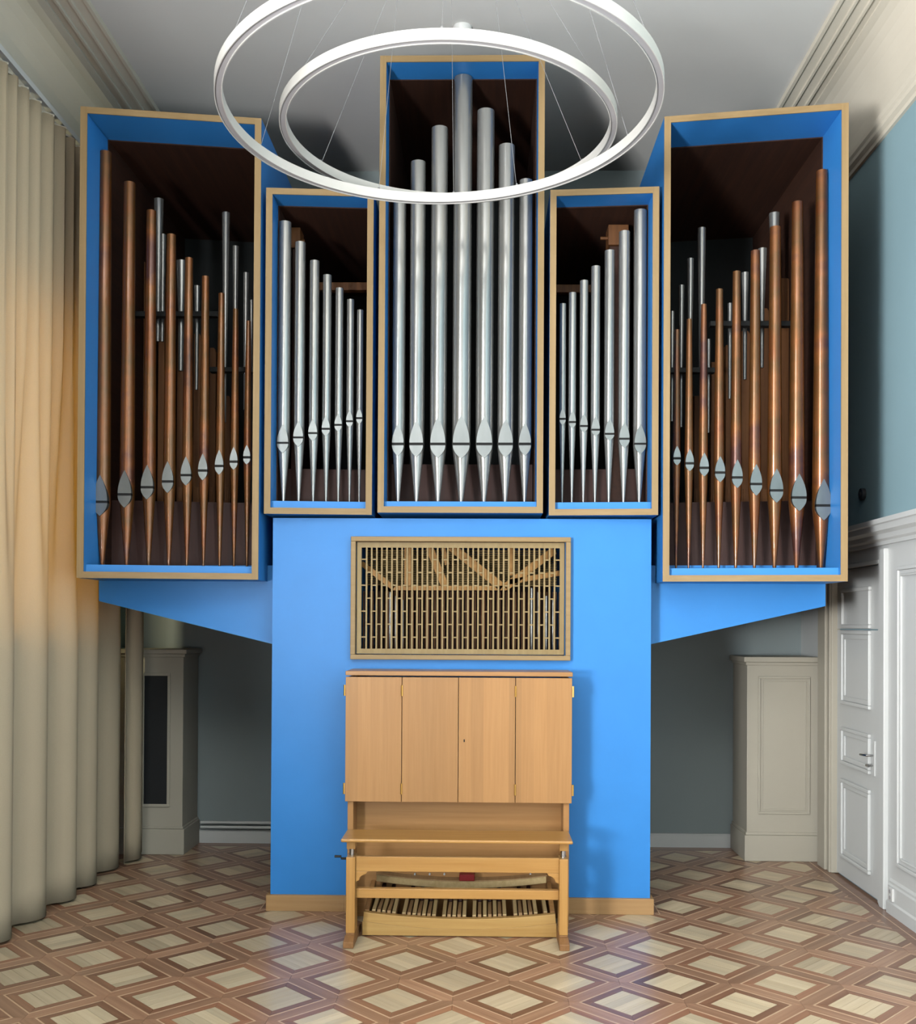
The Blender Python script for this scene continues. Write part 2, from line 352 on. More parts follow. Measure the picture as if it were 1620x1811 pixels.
count = {}; stuff = {}
for kind, x, y, a, rank, tn in pieces:
    pts = [(x+cos(a)*px-sin(a)*py, y+sin(a)*px+cos(a)*py) for px, py in SH[kind][0]]
    cl = clip(pts)
    if not cl: continue
    dz = rng.uniform(-.0003, .0003)
    if kind != 'inlay_line' and rank < 100 and count.get(kind, 0) < 300:
        count[kind] = count.get(kind, 0)+1
        if len(cl) == len(pts) and all(abs(p[0]-q[0])+abs(p[1]-q[1]) < 1e-9 for p, q in zip(cl, pts)):
            o = bpy.data.objects.new(kind, MESH[kind]); o.location = (x*U, y*U, dz*U); o.rotation_euler = (0, 0, a)
        else:
            loc = [((p[0]-x)*cos(a)+(p[1]-y)*sin(a), -(p[0]-x)*sin(a)+(p[1]-y)*cos(a)) for p in cl]
            o = bpy.data.objects.new(kind, shape_mesh(kind, loc, SH[kind][1])); o.location = (x*U, y*U, dz*U); o.rotation_euler = (0, 0, a)
        C.objects.link(o); o.parent = floor; o.color = (tn, tn, tn, 1)
    else:
        V, FC, TN = stuff.setdefault(kind, ([], [], [])); b = len(V); n = len(cl)
        V += [(p[0]*U, p[1]*U, (dz-TH)*U) for p in cl]+[(p[0]*U, p[1]*U, dz*U) for p in cl]
        FC.append(tuple(range(b+n, b+2*n))); FC += [(b+i, b+(i+1) % n, b+n+(i+1) % n, b+n+i) for i in range(n)]
        TN += [tn]*(n+1)
for kind, (V, FC, TN) in stuff.items():
    me = bpy.data.meshes.new(kind); me.from_pydata(V, [], FC); me.materials.append(SH[kind][1])
    at_ = me.attributes.new('tone', 'FLOAT', 'FACE'); at_.data.foreach_set('value', TN)
    o = bpy.data.objects.new(kind, me); C.objects.link(o); o.parent = floor; o['kind'] = 'stuff'; o.color = (0, 0, 0, 1)
def border_run(x0, x1, y0, y1):
    MB().box(x0, x1, y0, y1, -.004, 0).build('edge_board', M['f_border'], floor).color = (.35, .35, .35, 1)
border_run(2.10, 2.142, BY0, BY1); border_run(2.148, 2.2, BY0, BY1); MB().box(2.142, 2.148, BY0, BY1, -.004, .0002).build('edge_line', M['f_line'], floor)
border_run(BX0, BX1, BY1, BY1+.05); border_run(BX0, BX1, BY1+.056, WALL_B-.02); MB().box(BX0, BX1, BY1+.05, BY1+.056, -.004, .0002).build('edge_line', M['f_line'], floor)
for s, x in ((-1, -1.17), (1, .915)):
    MB().box(min(x, x+s*.032), max(x, x+s*.032), 5.50, 7.0, -.003, .0008).build('edge_board', M['f_border'], floor).color = (.35, .35, .35, 1)
    MB().box(min(x+s*.032, x+s*.038), max(x+s*.032, x+s*.038), 5.47, 7.0, -.003, .001).build('edge_line', M['f_line'], floor)

# ------------------------------------------------------------------ organ case
BF = 5.47; BXL, BXR = -1.148, .897
organ = thing('organ_case', 'bright blue organ case with five wood-edged pipe boxes on a broad central body', 'organ', ((BXL+BXR)/2, BF, 0))
ga, gb = at(631, 958, BF), at(998, 1160, BF)
gx0, gx1, gz0, gz1 = ga.x, gb.x, gb.z, ga.z
body = MB()
body.box(BXL, gx0, BF, 7.1, .0, 2.12).box(gx1, BXR, BF, 7.1, .0, 2.12).box(gx0, gx1, BF, 7.1, .0, gz0).box(gx0, gx1, BF, 7.1, gz1, 2.12)
body.build('body_panel', M['blue'], organ)
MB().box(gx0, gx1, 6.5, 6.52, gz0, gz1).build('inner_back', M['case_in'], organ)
MB().box(BXL-.02, at(611, 1600, BF).x-.005, BF-.022, BF+.001, 0, .085).box(at(611, 1600, BF).x-.005, BXR+.018, BF-.022, BF+.001, 0, .085).box(BXL-.02, BXL, BF, 5.8, 0, .085).box(BXR, BXR+.018, BF, 5.8, 0, .085).build('base_plinth', M['plinth'], organ, bevel=.002)
for pts in (((175, 1000), (175, 1063), (490, 1141), (490, 1000)), ((1460, 1000), (1460, 1072), (1143, 1141), (1143, 1000))):
    p = [at(x, y, 5.6) for x, y in pts]
    MB().poly([tuple(v) for v in p], (0, .9, 0)).build('bracket', M['blue'], organ)
TB = .0335
def case(x0, y0, x1, y1, z0, z1, lin, plat_z, chest_z):
    """x0,y0 / x1,y1: left and right front edges in plan; sides run straight back"""
    yb = 7.1
    fy = lambda x: y0+(y1-y0)*(x-x0)/(x1-x0)
    def quad(xa, xb, da, db, za, zb, mb):        # slanted front slab
        return mb.poly([(xa, fy(xa)+da, za), (xb, fy(xb)+da, za), (xb, db if db > 4 else fy(xb)+db, za), (xa, db if db > 4 else fy(xa)+db, za)], (0, 0, zb-za))
    e = .004
    b = MB(); quad(x0, x0+TB, e, yb, z0, z1, b); quad(x1-TB, x1, e, yb, z0, z1, b); quad(x0+TB, x1-TB, e, yb, z0, z0+TB, b); quad(x0+TB, x1-TB, e, yb, z1-TB, z1, b)
    box = b.build('pipe_box', M['blue'], organ)
    for args, m in (((x0, x0+TB, -.002, e, z0, z1), 'edge'), ((x1-TB, x1, -.002, e, z0, z1), 'edge'), ((x0+TB, x1-TB, -.002, e, z0, z0+TB), 'edge_x'), ((x0+TB, x1-TB, -.002, e, z1-TB, z1), 'edge_x')):
        quad(*args, MB()).build('edge_band', M[m], box)
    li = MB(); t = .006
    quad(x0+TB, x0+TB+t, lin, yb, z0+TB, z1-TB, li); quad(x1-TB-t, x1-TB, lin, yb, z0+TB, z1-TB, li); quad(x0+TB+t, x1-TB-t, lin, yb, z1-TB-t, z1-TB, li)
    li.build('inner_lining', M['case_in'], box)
    quad(x0+TB, x1-TB, yb-.02-max(y0, y1), yb, z0+TB, z1-TB, MB()).build('shade_sheet', M['backshade'], box)  # added dark sheet in front of the wall, shade painted into it
    quad(x0+TB, x1-TB, .035, .42, z0+TB, plat_z, MB()).build('toe_board', M['blue'], box)
    quad(x0+TB+t, x1-TB-t, .38, 1.1, plat_z, chest_z, MB()).build('wind_chest', M['maroon'], box)
    return fy
YO, YI = 5.235, 5.37
FRONT = {}
def z_at(px, py, Y): return at(px, py, Y).z
pl = at(139.5, 1021, YO); pr = at(459.5, 1024, YI)
tz0, tz1 = (z_at(136, 1020, YO)+z_at(1500, 1030, YO))/2, (z_at(142, 186, YO)+z_at(1500, 184, YO))/2
TXL = (at(142, 186, YO).x+at(136, 1020, YO).x)/2; TXLi = (at(462, 207, YI).x+at(457, 1024, YI).x)/2
TXR = (at(1500, 184, YO).x+at(1500, 1030, YO).x)/2; TXRi = (at(1175, 207, YI).x+at(1172, 1027, YI).x)/2
tp = z_at(300, 1000, 5.33)
FRONT['L'] = case(TXL, YO, TXLi, YI, tz0, tz1, .29, tp, z_at(300, 888, 5.7))
FRONT['R'] = case(TXRi, YI, TXR, YO, tz0, tz1, .29, tp, z_at(1300, 888, 5.7))
SO, SI = 5.385, 5.425
sz0, sz1 = z_at(468, 908.5, SO), z_at(471, 332, SO)
sp = z_at(565, 886.5, SO+.05)
FRONT['l'] = case(at(469, 600, SO).x, SO, at(659.5, 600, SI).x, SI, sz0, sz1, .15, sp, z_at(565, 826, 5.7))
FRONT['r'] = case(at(972, 600, SI).x, SI, at(1165, 600, SO).x, SO, sz0, sz1, .15, sp, z_at(1065, 826, 5.7))
CYF = 5.39
FRONT['c'] = case(at(670, 500, CYF).x, CYF, at(962, 500, CYF).x, CYF, z_at(815, 907, CYF), z_at(815, 98, CYF), .175, z_at(815, 887, CYF+.035), z_at(815, 818, 5.7))

# ------------------------------------------------------------------ facade pipes
ORD = ['tallest', 'second tallest', 'third tallest', 'fourth tallest', 'fifth tallest', 'sixth tallest', 'seventh tallest', 'eighth tallest', 'ninth tallest']
def pipe(name, label, group, X, Y, R0, R1, zf, zs, za, zb, zt, mw, mat, slit):
    t = thing(name, label, 'organ pipe', (X, Y, zf), group)
    z0 = zs-.01
    MB().lathe((X, Y), [(R0*.97, z0), (R0, z0+.004), (R1, zt), (R1*.93, zt), (R1*.92, zt-.12), (0.001, zt-.12)], 32).build('resonator', mat, t, True)
    MB().lathe((X, Y), [(.001, zf), (R0*.2, zf), (R0*.26, zf+.02), (R0, z0), (.001, z0+.002)], 32).build('foot', mat, t, True)
    yf, yb = Y-R0*1.03, Y-R0*.15; hw = mw/2; n = 12
    up = [(X-hw, zs+slit/2)]+[]
    prof = [(hw*(1-(k/n)**1.9), zs+slit/2+(za-zs-slit/2)*k/n) for k in range(n+1)]
    pts = [(X+a, yf, z) for a, z in prof]+[(X-a, yf, z) for a, z in reversed(prof[:-1])]
    MB().poly(pts, (0, yb-yf, 0)).build('upper_lip', M['lip'], t)
    prof = [(hw*(1-(k/n)**2.1), zs-slit/2-(zs-slit/2-zb)*k/n) for k in range(n+1)]
    pts = [(X+a, yf, z) for a, z in prof]+[(X-a, yf, z) for a, z in reversed(prof[:-1])]
    MB().poly(pts, (0, yb-yf, 0)).build('lower_lip', M['lip'], t)
    MB().box(X-hw*.985, X+hw*.985, yf+R0*.012, yb, zs-slit/2, zs+slit/2).build('mouth', M['black'], t)
    return t
def row(key, off, data, name, mat, where, group, platz, slit_px):
    """data: (cx, top_y, slit_y, apex_top, apex_bottom, diameter, top_diameter, mouth_width)"""
    order = sorted(range(len(data)), key=lambda k: data[k][1])
    rank = {k: r for r, k in enumerate(order)}
    for k, (cx, ty, sy, a_t, a_b, dm, dt, mw) in enumerate(data):
        Y = 5.5
        for _ in range(4): X = at(cx, sy, Y).x; Y = FRONT[key](X)+off
        th = cos(math.atan((cx-856)/F)); R = dm/2*Y/F*th; RT = dt/2*Y/F*th
        n = rank[k]; word = 'shortest' if n == len(data)-1 else ORD[n]
        yz = Y-R
        pipe(name, '%s %s' % (word, where), group, X, Y, R, RT, platz, z_at(cx, sy, yz), z_at(cx, a_t, yz), z_at(cx, a_b, yz), z_at(cx, ty, Y-RT), mw*yz/F, mat, slit_px*Y/F)
L_ = zip((181.7, 224.7, 263.8, 299.6, 331.4, 360.9, 389.6, 415, 438), (265, 319.7, 370, 412.7, 454.5, 487.3, 517.6, 545.6, 566.7), (887.6, 874.4, 861.7, 851.5, 840.3, 832.2, 824.1, 816.5, 808.8),
         (840, 831.2, 822.3, 815.4, 807, 802, 795.6, 790.5, 786.7), (912.5, 897.8, 883.3, 871.9, 858.6, 849.5, 839.6, 830.7, 821.5), (29, 28.2, 25, 23.2, 20, 18.5, 17.3, 16, 15), (22, 21.4, 17.6, 16.5, 14, 13, 11, 10, 9.2), (26.7, 24.2, 22.2, 19.8, 18.3, 16.5, 15.2, 14, 12.4))
row('L', .2, list(L_), 'copper_pipe', M['copper'], 'copper organ pipe in the blue tower beside the curtain', 'copper pipes of the tower beside the curtain', tp, 4.4)
R_ = zip((1196.2, 1218.3, 1243.8, 1271.5, 1301.6, 1334.6, 1369.9, 1409, 1452), (582, 563.4, 537, 510, 478.3, 441.2, 398.6, 354.4, 298.6), (810.6, 819.4, 827.4, 835.7, 844.4, 856, 867.3, 879.9, 894),
         (788.3, 793.6, 800.4, 806.5, 812.6, 820.6, 828.4, 837.6, 846.6), (823, 833.2, 842.5, 852.7, 863.1, 876.5, 889, 903.7, 920.2), (14.5, 15.8, 17, 19, 21, 23, 27, 30.4, 32.5), (8.6, 9.4, 10, 12.5, 13.6, 16, 19.5, 19.8, 20.5), (12.6, 14.6, 15.8, 17.5, 18.4, 20.2, 22.6, 25.5, 27.4))
row('R', .2, list(R_), 'copper_pipe', M['copper'], 'copper organ pipe in the blue tower on the door side', 'copper pipes of the tower on the door side', tp, 4.4)
l_ = zip((502, 529, 554.5, 577.3, 599, 618.8, 636), (389.6, 426, 459.2, 484.7, 508.2, 528.4, 547.3), (783.2, 773.6, 766, 758.4, 751.4, 745, 739.5), (750.7, 745.4, 741, 735.8, 731.5, 726, 722), (801, 789.9, 780, 771.3, 763.3, 755.7, 750),
         (22, 19.2, 17.4, 15.8, 14.4, 13.2, 11.8), (22, 19.2, 17.4, 15.8, 14.4, 13.2, 11.8), (19.8, 17.4, 15.8, 14.2, 13, 11.8, 10.6))
row('l', .14, list(l_), 'tin_pipe', M['silver'], 'silver organ pipe in the low box next to the curtain-side tower', 'silver pipes of the low box on the curtain side', sp, 3.6)
r_ = zip((994.6, 1011.8, 1032, 1052.6, 1077, 1103, 1130.8), (536, 516.2, 494.6, 469.1, 440.9, 406.8, 368.7), (740.8, 746.4, 753.4, 760, 767.3, 776, 784.9), (722, 726, 731, 735, 740, 746, 750), (751.8, 757.4, 764.6, 771.3, 779, 792, 803),
         (12, 13.6, 15, 16.4, 18, 20, 22.6), (12, 13.6, 15, 16.4, 18, 20, 22.6), (10.6, 12, 13.4, 14.6, 16.2, 18, 20.2))
row('r', .14, list(r_), 'tin_pipe', M['silver'], 'silver organ pipe in the low box next to the door-side tower', 'silver pipes of the low box on the door side', sp, 3.6)
c_ = zip((704.5, 737, 774.9, 816, 856.4, 893.8, 928), (345, 282, 221, 130.3, 190, 252.4, 315), (785.2,)*7, (750, 743, 737, 733, 735.5, 741, 747), (806.5, 808, 809.6, 811, 810, 808.9, 806), (23, 26.8, 29.4, 32.8, 31, 28.6, 23.4), (23, 26.8, 29.4, 32.8, 31, 28.6, 23.4), (20.6, 24, 26.4, 29.6, 27.8, 25.4, 21))
row('c', .16, list(c_), 'tin_pipe', M['silver'], 'silver organ pipe in the tall middle box', 'silver pipes of the tall middle box', z_at(815, 887, CYF+.035), 4.8)

# ------------------------------------------------------------------ pipework inside the towers
def inner_pipes(lst, Y, where, group):
    order = sorted(range(len(lst)), key=lambda k: lst[k][1])
    for k, (xt, yt, xb, yb, wt, wb) in enumerate(lst):
        a, b = at(xt, yt, Y), at(xb, yb, Y); r = order.index(k)
        sl = (b-a)/(a.z-b.z); zb = b.z-.35
        t = thing('reed_pipe', '%s slim silver pipe standing behind the copper pipes of %s' % (ORD[r] if r < len(lst)-1 else 'shortest', where), 'organ pipe', (b.x, Y, zb), group)
        r0, r1 = .68*wb*Y/F, .68*wt*Y/F
        MB().lathe((a.x*.5+b.x*.5, Y), [(r0, b.z), (r1, a.z), (r1*.9, a.z), (r1*.8, a.z-.1), (.001, a.z-.1)], 20).build('resonator', M['silver'], t, True)
        MB().lathe((a.x*.5+b.x*.5, Y), [(.001, zb), (r0*.8, zb), (r0, b.z), (.001, b.z)], 16).build('boot', M['silver'], t, True)
inner_pipes([(397, 377, 401, 643, 10.8, 5), (416, 436, 417, 600, 8.5, 6), (434.5, 483, 435.5, 620, 8, 6), (320.5, 462, 321.5, 552, 14, 9), (348.5, 506, 349, 585, 8, 5), (280, 353, 281, 500, 13, 7), (288, 415, 288, 500, 8, 6), (445, 531, 444, 640, 5, 4)], 5.95, 'the curtain-side tower', 'pipes inside the curtain-side tower')
inner_pipes([(1241, 404, 1240, 640, 11, 7), (1221, 458, 1220.5, 600, 9, 6), (1205.3, 505, 1204.6, 650, 7.5, 5), (1189, 551, 1188.5, 640, 6, 5), (1317.7, 482.6, 1317.7, 566, 9.5, 6), (1347.5, 440.5, 1348.5, 545, 12, 6), (1369, 378, 1370, 460, 14, 9), (1291, 536.6, 1291, 600, 6, 5), (1253.5, 600, 1253.5, 660, 5, 4)], 5.95, 'the door-side tower', 'pipes inside the door-side tower')
def rack(x0, x1, y, Y, label):
    a, b = at(x0, y-4, Y), at(x1, y+5, Y)
    tag(MB().box(a.x, b.x, Y-.02, Y+.03, b.z, a.z).build('pipe_rack', M['rack'], bevel=.003), label, 'rack')
rack(200, 386, 556, 5.88, 'long black bar holding pipes inside the curtain-side tower'); rack(372, 452, 654, 5.88, 'short black bar holding pipes inside the curtain-side tower')
rack(1255, 1440, 573, 5.88, 'long black bar holding pipes inside the door-side tower'); rack(1180, 1264, 655, 5.88, 'short black bar holding pipes inside the door-side tower')
def wood_pipes(lst, Y, where, group):
    order = sorted(range(len(lst)), key=lambda k: lst[k][2])
    for k, (x0, x1, yt) in enumerate(lst):
        a, b = at(x0, yt, Y), at(x1, yt, Y); zb = tp+.02; r = order.index(k)
        t = thing('wooden_pipe', '%s square wooden pipe inside %s' % (ORD[r] if r < len(lst)-1 else 'shortest', where), 'organ pipe', ((a.x+b.x)/2, Y, zb), group)
        w_ = b.x-a.x
        MB().poly([(a.x, Y, zb), (b.x, Y, zb), (b.x, Y, a.z-.03), (b.x-w_*.3, Y, a.z), (a.x, Y, a.z)], (0, w_*1.2, 0)).build('body', M['brownbox'], t, bevel=.002)
        MB().box(a.x+w_*.2, b.x-w_*.2, Y-.008, Y, zb+.35, zb+.5).build('cap', M['brownbox'], t)
wood_pipes([(240, 257, 457), (281, 292, 500), (314, 328, 565), (343, 357, 590), (371, 382, 615), (398, 408, 700)], 6.12, 'the curtain-side tower', 'wooden pipes inside the curtain-side tower')
wood_pipes([(1380, 1400, 492), (1345, 1362, 545), (1312, 1328, 585), (1284, 1298, 610), (1258, 1270, 640), (1228, 1240, 700)], 6.12, 'the door-side tower', 'wooden pipes inside the door-side tower')

for x0, x1, y0, side, kn in ((1076, 1112, 397, 'door-side', -1), (513, 531, 402, 'curtain-side', 1)):
    Yq = 5.75; a, b = at(x0, y0, Yq), at(x1, y0, Yq)
    t = thing('stopped_pipe', 'square wooden pipe with a stopper knob inside the low box next to the %s tower' % side, 'organ pipe', ((a.x+b.x)/2, Yq, sp))
    MB().box(a.x, b.x, Yq, Yq+.12, a.z-.115, a.z).build('head_block', M['brownbox'], t, bevel=.003)
    MB().box(a.x+.01, b.x-.01, Yq+.02, Yq+.11, sp, a.z-.115).build('body', M['case_in'], t, bevel=.003)  # lower body darkened with lining wood; the box's shade is in its colour
    xe, k_ = (a.x, at(1063, 418, Yq)) if kn < 0 else (b.x, at(537, 423, Yq))
    MB().tube([(xe, Yq+.03, k_.z), (k_.x, Yq+.03, k_.z)], .009, 12).build('stopper_knob', M['brownbox'], t, True)
for x0, x1, y, side in ((560, 652, 506, 'curtain-side'), (984, 1060, 510, 'door-side')):
    a, b = at(x0, y-7, 6.1), at(x1, y+7, 6.1)
    tag(MB().box(a.x, b.x, 6.1, 6.15, b.z, a.z).build('cross_beam', M['brownbox'], bevel=.003), 'brown wooden beam inside the low box next to the %s tower' % side, 'beam')

# ------------------------------------------------------------------ grille and the action behind it
gr = thing('organ_grille', 'framed wooden lattice grille set into the blue front above the oak cabinet', 'grille', ((gx0+gx1)/2, BF, gz0))
a, b = at(620.5, 948.5, BF-.04), at(1009, 1168.5, BF-.04)
fw_ = 8.5/F*BF
for p0, p1, q0, q1 in ((a.x, b.x, b.z, b.z+fw_), (a.x, b.x, a.z-fw_, a.z), (a.x, a.x+fw_, b.z+fw_, a.z-fw_), (b.x-fw_, b.x, b.z+fw_, a.z-fw_)):
    MB().box(p0, p1, BF-.04, BF+.01, q0, q1).build('frame_rail', M['edge_x'], gr, bevel=.003)
i0, i1 = at(632, 959, BF), at(997, 1158, BF); s0, s1 = at(640, 968.5, BF), at(989, 1149, BF)
MB().box(i0.x, i1.x, BF-.012, BF+.006, s0.z, i0.z).box(i0.x, i1.x, BF-.012, BF+.006, i1.z, s1.z).box(i0.x, s0.x, BF-.012, BF+.006, s1.z, s0.z).box(s1.x, i1.x, BF-.012, BF+.006, s1.z, s0.z).build('inner_frame', M['grille'], gr)
NS = 38; pit = (s1.x-s0.x)/(NS+1); sw = 2.9/F*BF
cb = MB()
for k in range(NS):
    x = s0.x+pit*(k+1); MB().box(x-sw/2, x+sw/2, BF-.01, BF+.004, s1.z, s0.z).build('slat', M['grille'], gr)
for rr in range(7):
    z = z_at(815, 930+(226+86.3*rr)/3.767, BF)
    for k in range(NS+1):
        if k % 2 == rr % 2: cb.box(s0.x+pit*k, s0.x+pit*(k+1), BF-.006, BF+.004, z-.0035, z+.0035)
cb.build('cross_piece', M['grille'], gr, kind='stuff')
GY = 5.62
ac = thing('tracker_frame', 'pale wooden bracing beams and rods behind the lattice grille', 'frame', ((gx0+gx1)/2, GY, gz0))
gp = lambda x, y, Y=GY: at(600+x/3.767, 930+y/3.767, Y)
for p, q, wd in (((350, 415), (1115, 415), 30), ((150, 250), (365, 415), 34), ((458, 145), (458, 405), 44), ((600, 145), (705, 400), 50), ((745, 140), (1085, 410), 56), ((1140, 145), (1150, 330), 40), ((1105, 410), (1430, 165), 50), ((1130, 375), (1470, 315), 34), ((690, 145), (720, 260), 30)):
    MB().bar(gp(*p), gp(*q), wd/3.767*GY/F, .035, up=(0, 1, 0)).build('brace', M['action'], ac)
for k in range(16):
    z = gp(0, 150+k*15.5).z; MB().tube([(gx0+.02, GY+.16, z), (gx1-.02, GY+.16, z)], .0052, 6).build('roller', M['grille'], ac)
tr = MB()
for k in range(64):
    x = gx0+.01+(gx1-gx0-.02)*k/63; tr.box(x-.003, x+.003, GY+.1, GY+.108, gz0, gp(0, 430).z)
tr.build('tracker', M['brownbox'], ac, kind='stuff')
for k, px in enumerate((675, 690, 700, 712, 940, 952, 966, 978)):
    p = at(px, 1120, GY+.06); zt = at(px, 1040+7*(k % 4), GY+.06).z
    t = thing('small_pipe', '%s thin metal pipe behind the %s end of the lattice grille' % (('tallest', 'second tallest', 'third tallest', 'shortest')[k % 4], ('curtain-side', 'door-side')[k//4]), 'organ pipe', (p.x, GY+.06, gz0), 'thin metal pipes behind the grille')
    MB().lathe((p.x, GY+.06), [(.008, p.z), (.008, zt), (.007, zt), (.006, zt-.03), (.001, zt-.03)], 12).build('resonator', M['silver'], t, True)
    MB().lathe((p.x, GY+.06), [(.001, gz0), (.003, gz0), (.008, p.z), (.001, p.z)], 12).build('foot', M['silver'], t, True)

# ------------------------------------------------------------------ console cabinet
KY = 5.2
k0, k1 = at(611, 1197, KY), at(1011.5, 1421, KY)
con = thing('console_cabinet', 'oak organ console cabinet with four closed doors against the blue front', 'cabinet', ((k0.x+k1.x)/2, BF, 0))
ct0, ct1 = at(611, 1186.5, KY-.004), at(1013, 1197, KY-.004)
MB().box(ct0.x, ct1.x, KY-.006, BF, ct1.z, ct0.z).build('top_board', M['oak_x'], con, bevel=.003)
sxl, sxr = k0.x+.012, k1.x-.012
MB().box(sxl, sxl+.03, KY+.022, BF, 0, k0.z).build('side_panel', M['oak_z'], con, bevel=.002)
MB().box(sxr-.03, sxr, KY+.022, BF, 0, k0.z).build('side_panel', M['oak_z'], con, bevel=.002)
MB().box(sxl+.03, sxr-.03, BF-.10, BF-.08, 0, k1.z+.02).build('knee_panel', M['oak_x'], con)
MB().box(sxl+.03, sxr-.03, KY+.03, BF-.08, k1.z+.0, k1.z+.03).build('key_shelf', M['oak_x'], con)
dx = [k0.x, at(710.5, 1300, KY).x, at(810.5, 1300, KY).x, at(911.5, 1300, KY).x, k1.x]
for k in range(4):
    dr = MB().box(dx[k]+.0015, dx[k+1]-.0015, KY, KY+.02, k1.z, k0.z).build('door', M['oak_door'], con, bevel=.0015)
    hx = (dx[0]-.004, dx[1], dx[3], dx[4]+.004)[k]
    for hy in (1222, 1396):
        z = z_at(811, hy, KY); MB().tube([(hx, KY-.002, z-.028), (hx, KY-.002, z+.028)], .0055, 8).build('hinge', M['brass'], dr, True)
    if k == 2:
        p = at(821, 1310, KY); MB().box(p.x-.003, p.x+.003, KY-.0015, KY, p.z-.007, p.z+.007).build('keyhole', M['black'], dr)
for px in (734, 760, 786, 938):
    p = at(px, 1545, BF-.1); MB().tube([(p.x, BF-.1, p.z), (p.x, BF-.118, p.z)], .005, 10).build('toe_stud', M['plastic'], con, True)
p = at(826, 1549, BF-.16); MB().box(p.x-.04, p.x+.04, BF-.2, BF-.1, p.z-.018, p.z+.016).build('swell_pedal', M['red'], con, bevel=.004)

# ------------------------------------------------------------------ bench
NYF = 4.90                                       # leg plane
bench = thing('organ_bench', 'golden wooden organ bench with shaped apron, stretcher and crank', 'bench', (at(808, 1650, NYF).x, NYF, 0))
t0, t1 = at(602.5, 1484, NYF-.05), at(1013.5, 1494, NYF-.05)
tb = at(800, 1470, NYF-.05+.22)
MB().box(t0.x, t1.x, NYF-.05, NYF+.19, t1.z, t0.z).build('seat_board', M['bench_x'], bench, bevel=.006)
la, lb = at(612, 1516, NYF), at(628, 1516, NYF); ra, rb = at(989.5, 1516, NYF), at(1005, 1516, NYF)
zleg, zfoot, zap0, zap1 = la.z, .045, at(800, 1544.5, NYF).z, la.z
for (xa, xb) in ((la.x, lb.x), (ra.x, rb.x)):
    MB().box(xa, xb, NYF, NYF+.10, zfoot+.008, zleg).build('leg', M['bench_z'], bench, bevel=.003)
    MB().box(xa+.002, xb-.002, NYF+.004, NYF+.096, zfoot, zfoot+.008).build('leg_shim', M['footwood'], bench)
    fp = [(NYF-.07, 0), (NYF-.07, .03), (NYF-.01, zfoot), (NYF+.16, zfoot), (NYF+.24, .03), (NYF+.24, 0)]
    MB().poly([(xa-.003, y, z) for y, z in fp], (xb-xa+.006, 0, 0)).build('foot', M['footwood'], bench, bevel=.003)
    zu = at(800, 1504.5, NYF).z
    MB().box(xa+.001, xb-.001, NYF+.012, NYF+.09, zu, t1.z).build('slide_block', M['bench_z'], bench, bevel=.002)
    MB().tube([((xa+xb)/2, NYF+.05, zleg-.01), ((xa+xb)/2, NYF+.05, zu+.01)], .012, 12).build('screw', M['steel'], bench, True)
MB().box(lb.x, ra.x, NYF+.02, NYF+.045, zap0, zap1).build('apron', M['bench_x'], bench, bevel=.002)
sz = [at(800, 1577, NYF).z, at(800, 1594, NYF).z]
MB().box(lb.x, ra.x, NYF+.04, NYF+.075, sz[1], sz[0]).build('stretcher', M['bench_x'], bench, bevel=.003)
for s, x in ((1, lb.x), (-1, ra.x)):
    W_, H_ = .058, .056
    cv = [(0, 0), (W_, 0), (W_*.93, -.006), (W_*.88, -.012), (W_*.70, -.016), (W_*.5, -.022), (W_*.36, -.032), (W_*.28, -.044), (W_*.12, -.048), (0, -H_)]
    MB().poly([(x+s*u, NYF+.02, zap0+v) for u, v in cv], (0, .025, 0)).build('corner_bracket', M['bench_x'], bench, bevel=.0015)
p = at(608, 1516, NYF+.05)
MB().tube([(la.x+.005, NYF+.05, p.z-.006), (p.x-.012, NYF+.05, p.z-.006), (p.x-.014, NYF+.05, p.z+.004), (p.x-.045, NYF+.05, p.z+.004)], .006, 8).build('crank', M['rack'], bench, True)

# ------------------------------------------------------------------ pedalboard
PF = 5.035; PB = 5.30
pc = at(811, 1640, PF)
ped = thing('pedalboard', 'concave wooden organ pedalboard with alternating pale and brown keys under the bench', 'pedalboard', (pc.x, PF, 0))
xl, xr = at(640, 1650, PF).x, at(985, 1650, PF).x
def top(u): return .118-.030*(1-(2*u-1)**2)          # concave top line
n = 24
pts = [(xl-.0, PF, .004), (xr, PF, .004)]+[(xr-(xr-xl)*k/n+(.008 if k == n else (-.008 if k == 0 else 0)), PF, top(1-k/n)) for k in range(n+1)]
MB().poly(pts, (0, .035, 0)).build('front_beam', M['pedal_x'], ped, bevel=.003)
pts = [(xl+.002, PF-.006, .004), (xr-.002, PF-.006, .004)]+[(xr-.002-(xr-xl-.004)*k/n, PF-.006, top(1-k/n)-.044-.006*(1-(2*k/n-1)**2)) for k in range(n+1)]
MB().poly(pts, (0, .008, 0)).build('front_board', M['pedal_x'], ped, bevel=.002)
for s, x in ((1, xl+.008), (-1, xr-.032)):
    MB().poly([(x, PF+.035, .004), (x, PB+.1, .004), (x, PB+.1, .20), (x, PF+.2, .155), (x, PF+.035, .12)], (.024, 0, 0)).build('side_rail', M['oak_z'], ped, bevel=.003)
nat = [590+k/6.75 for k in (485, 605, 725, 845, 965, 1080, 1200, 1320, 1440, 1560, 1680, 1805, 1925, 2040, 2170, 2290, 2410, 2525)]
def key_u(x): return (x-xl)/(xr-xl)
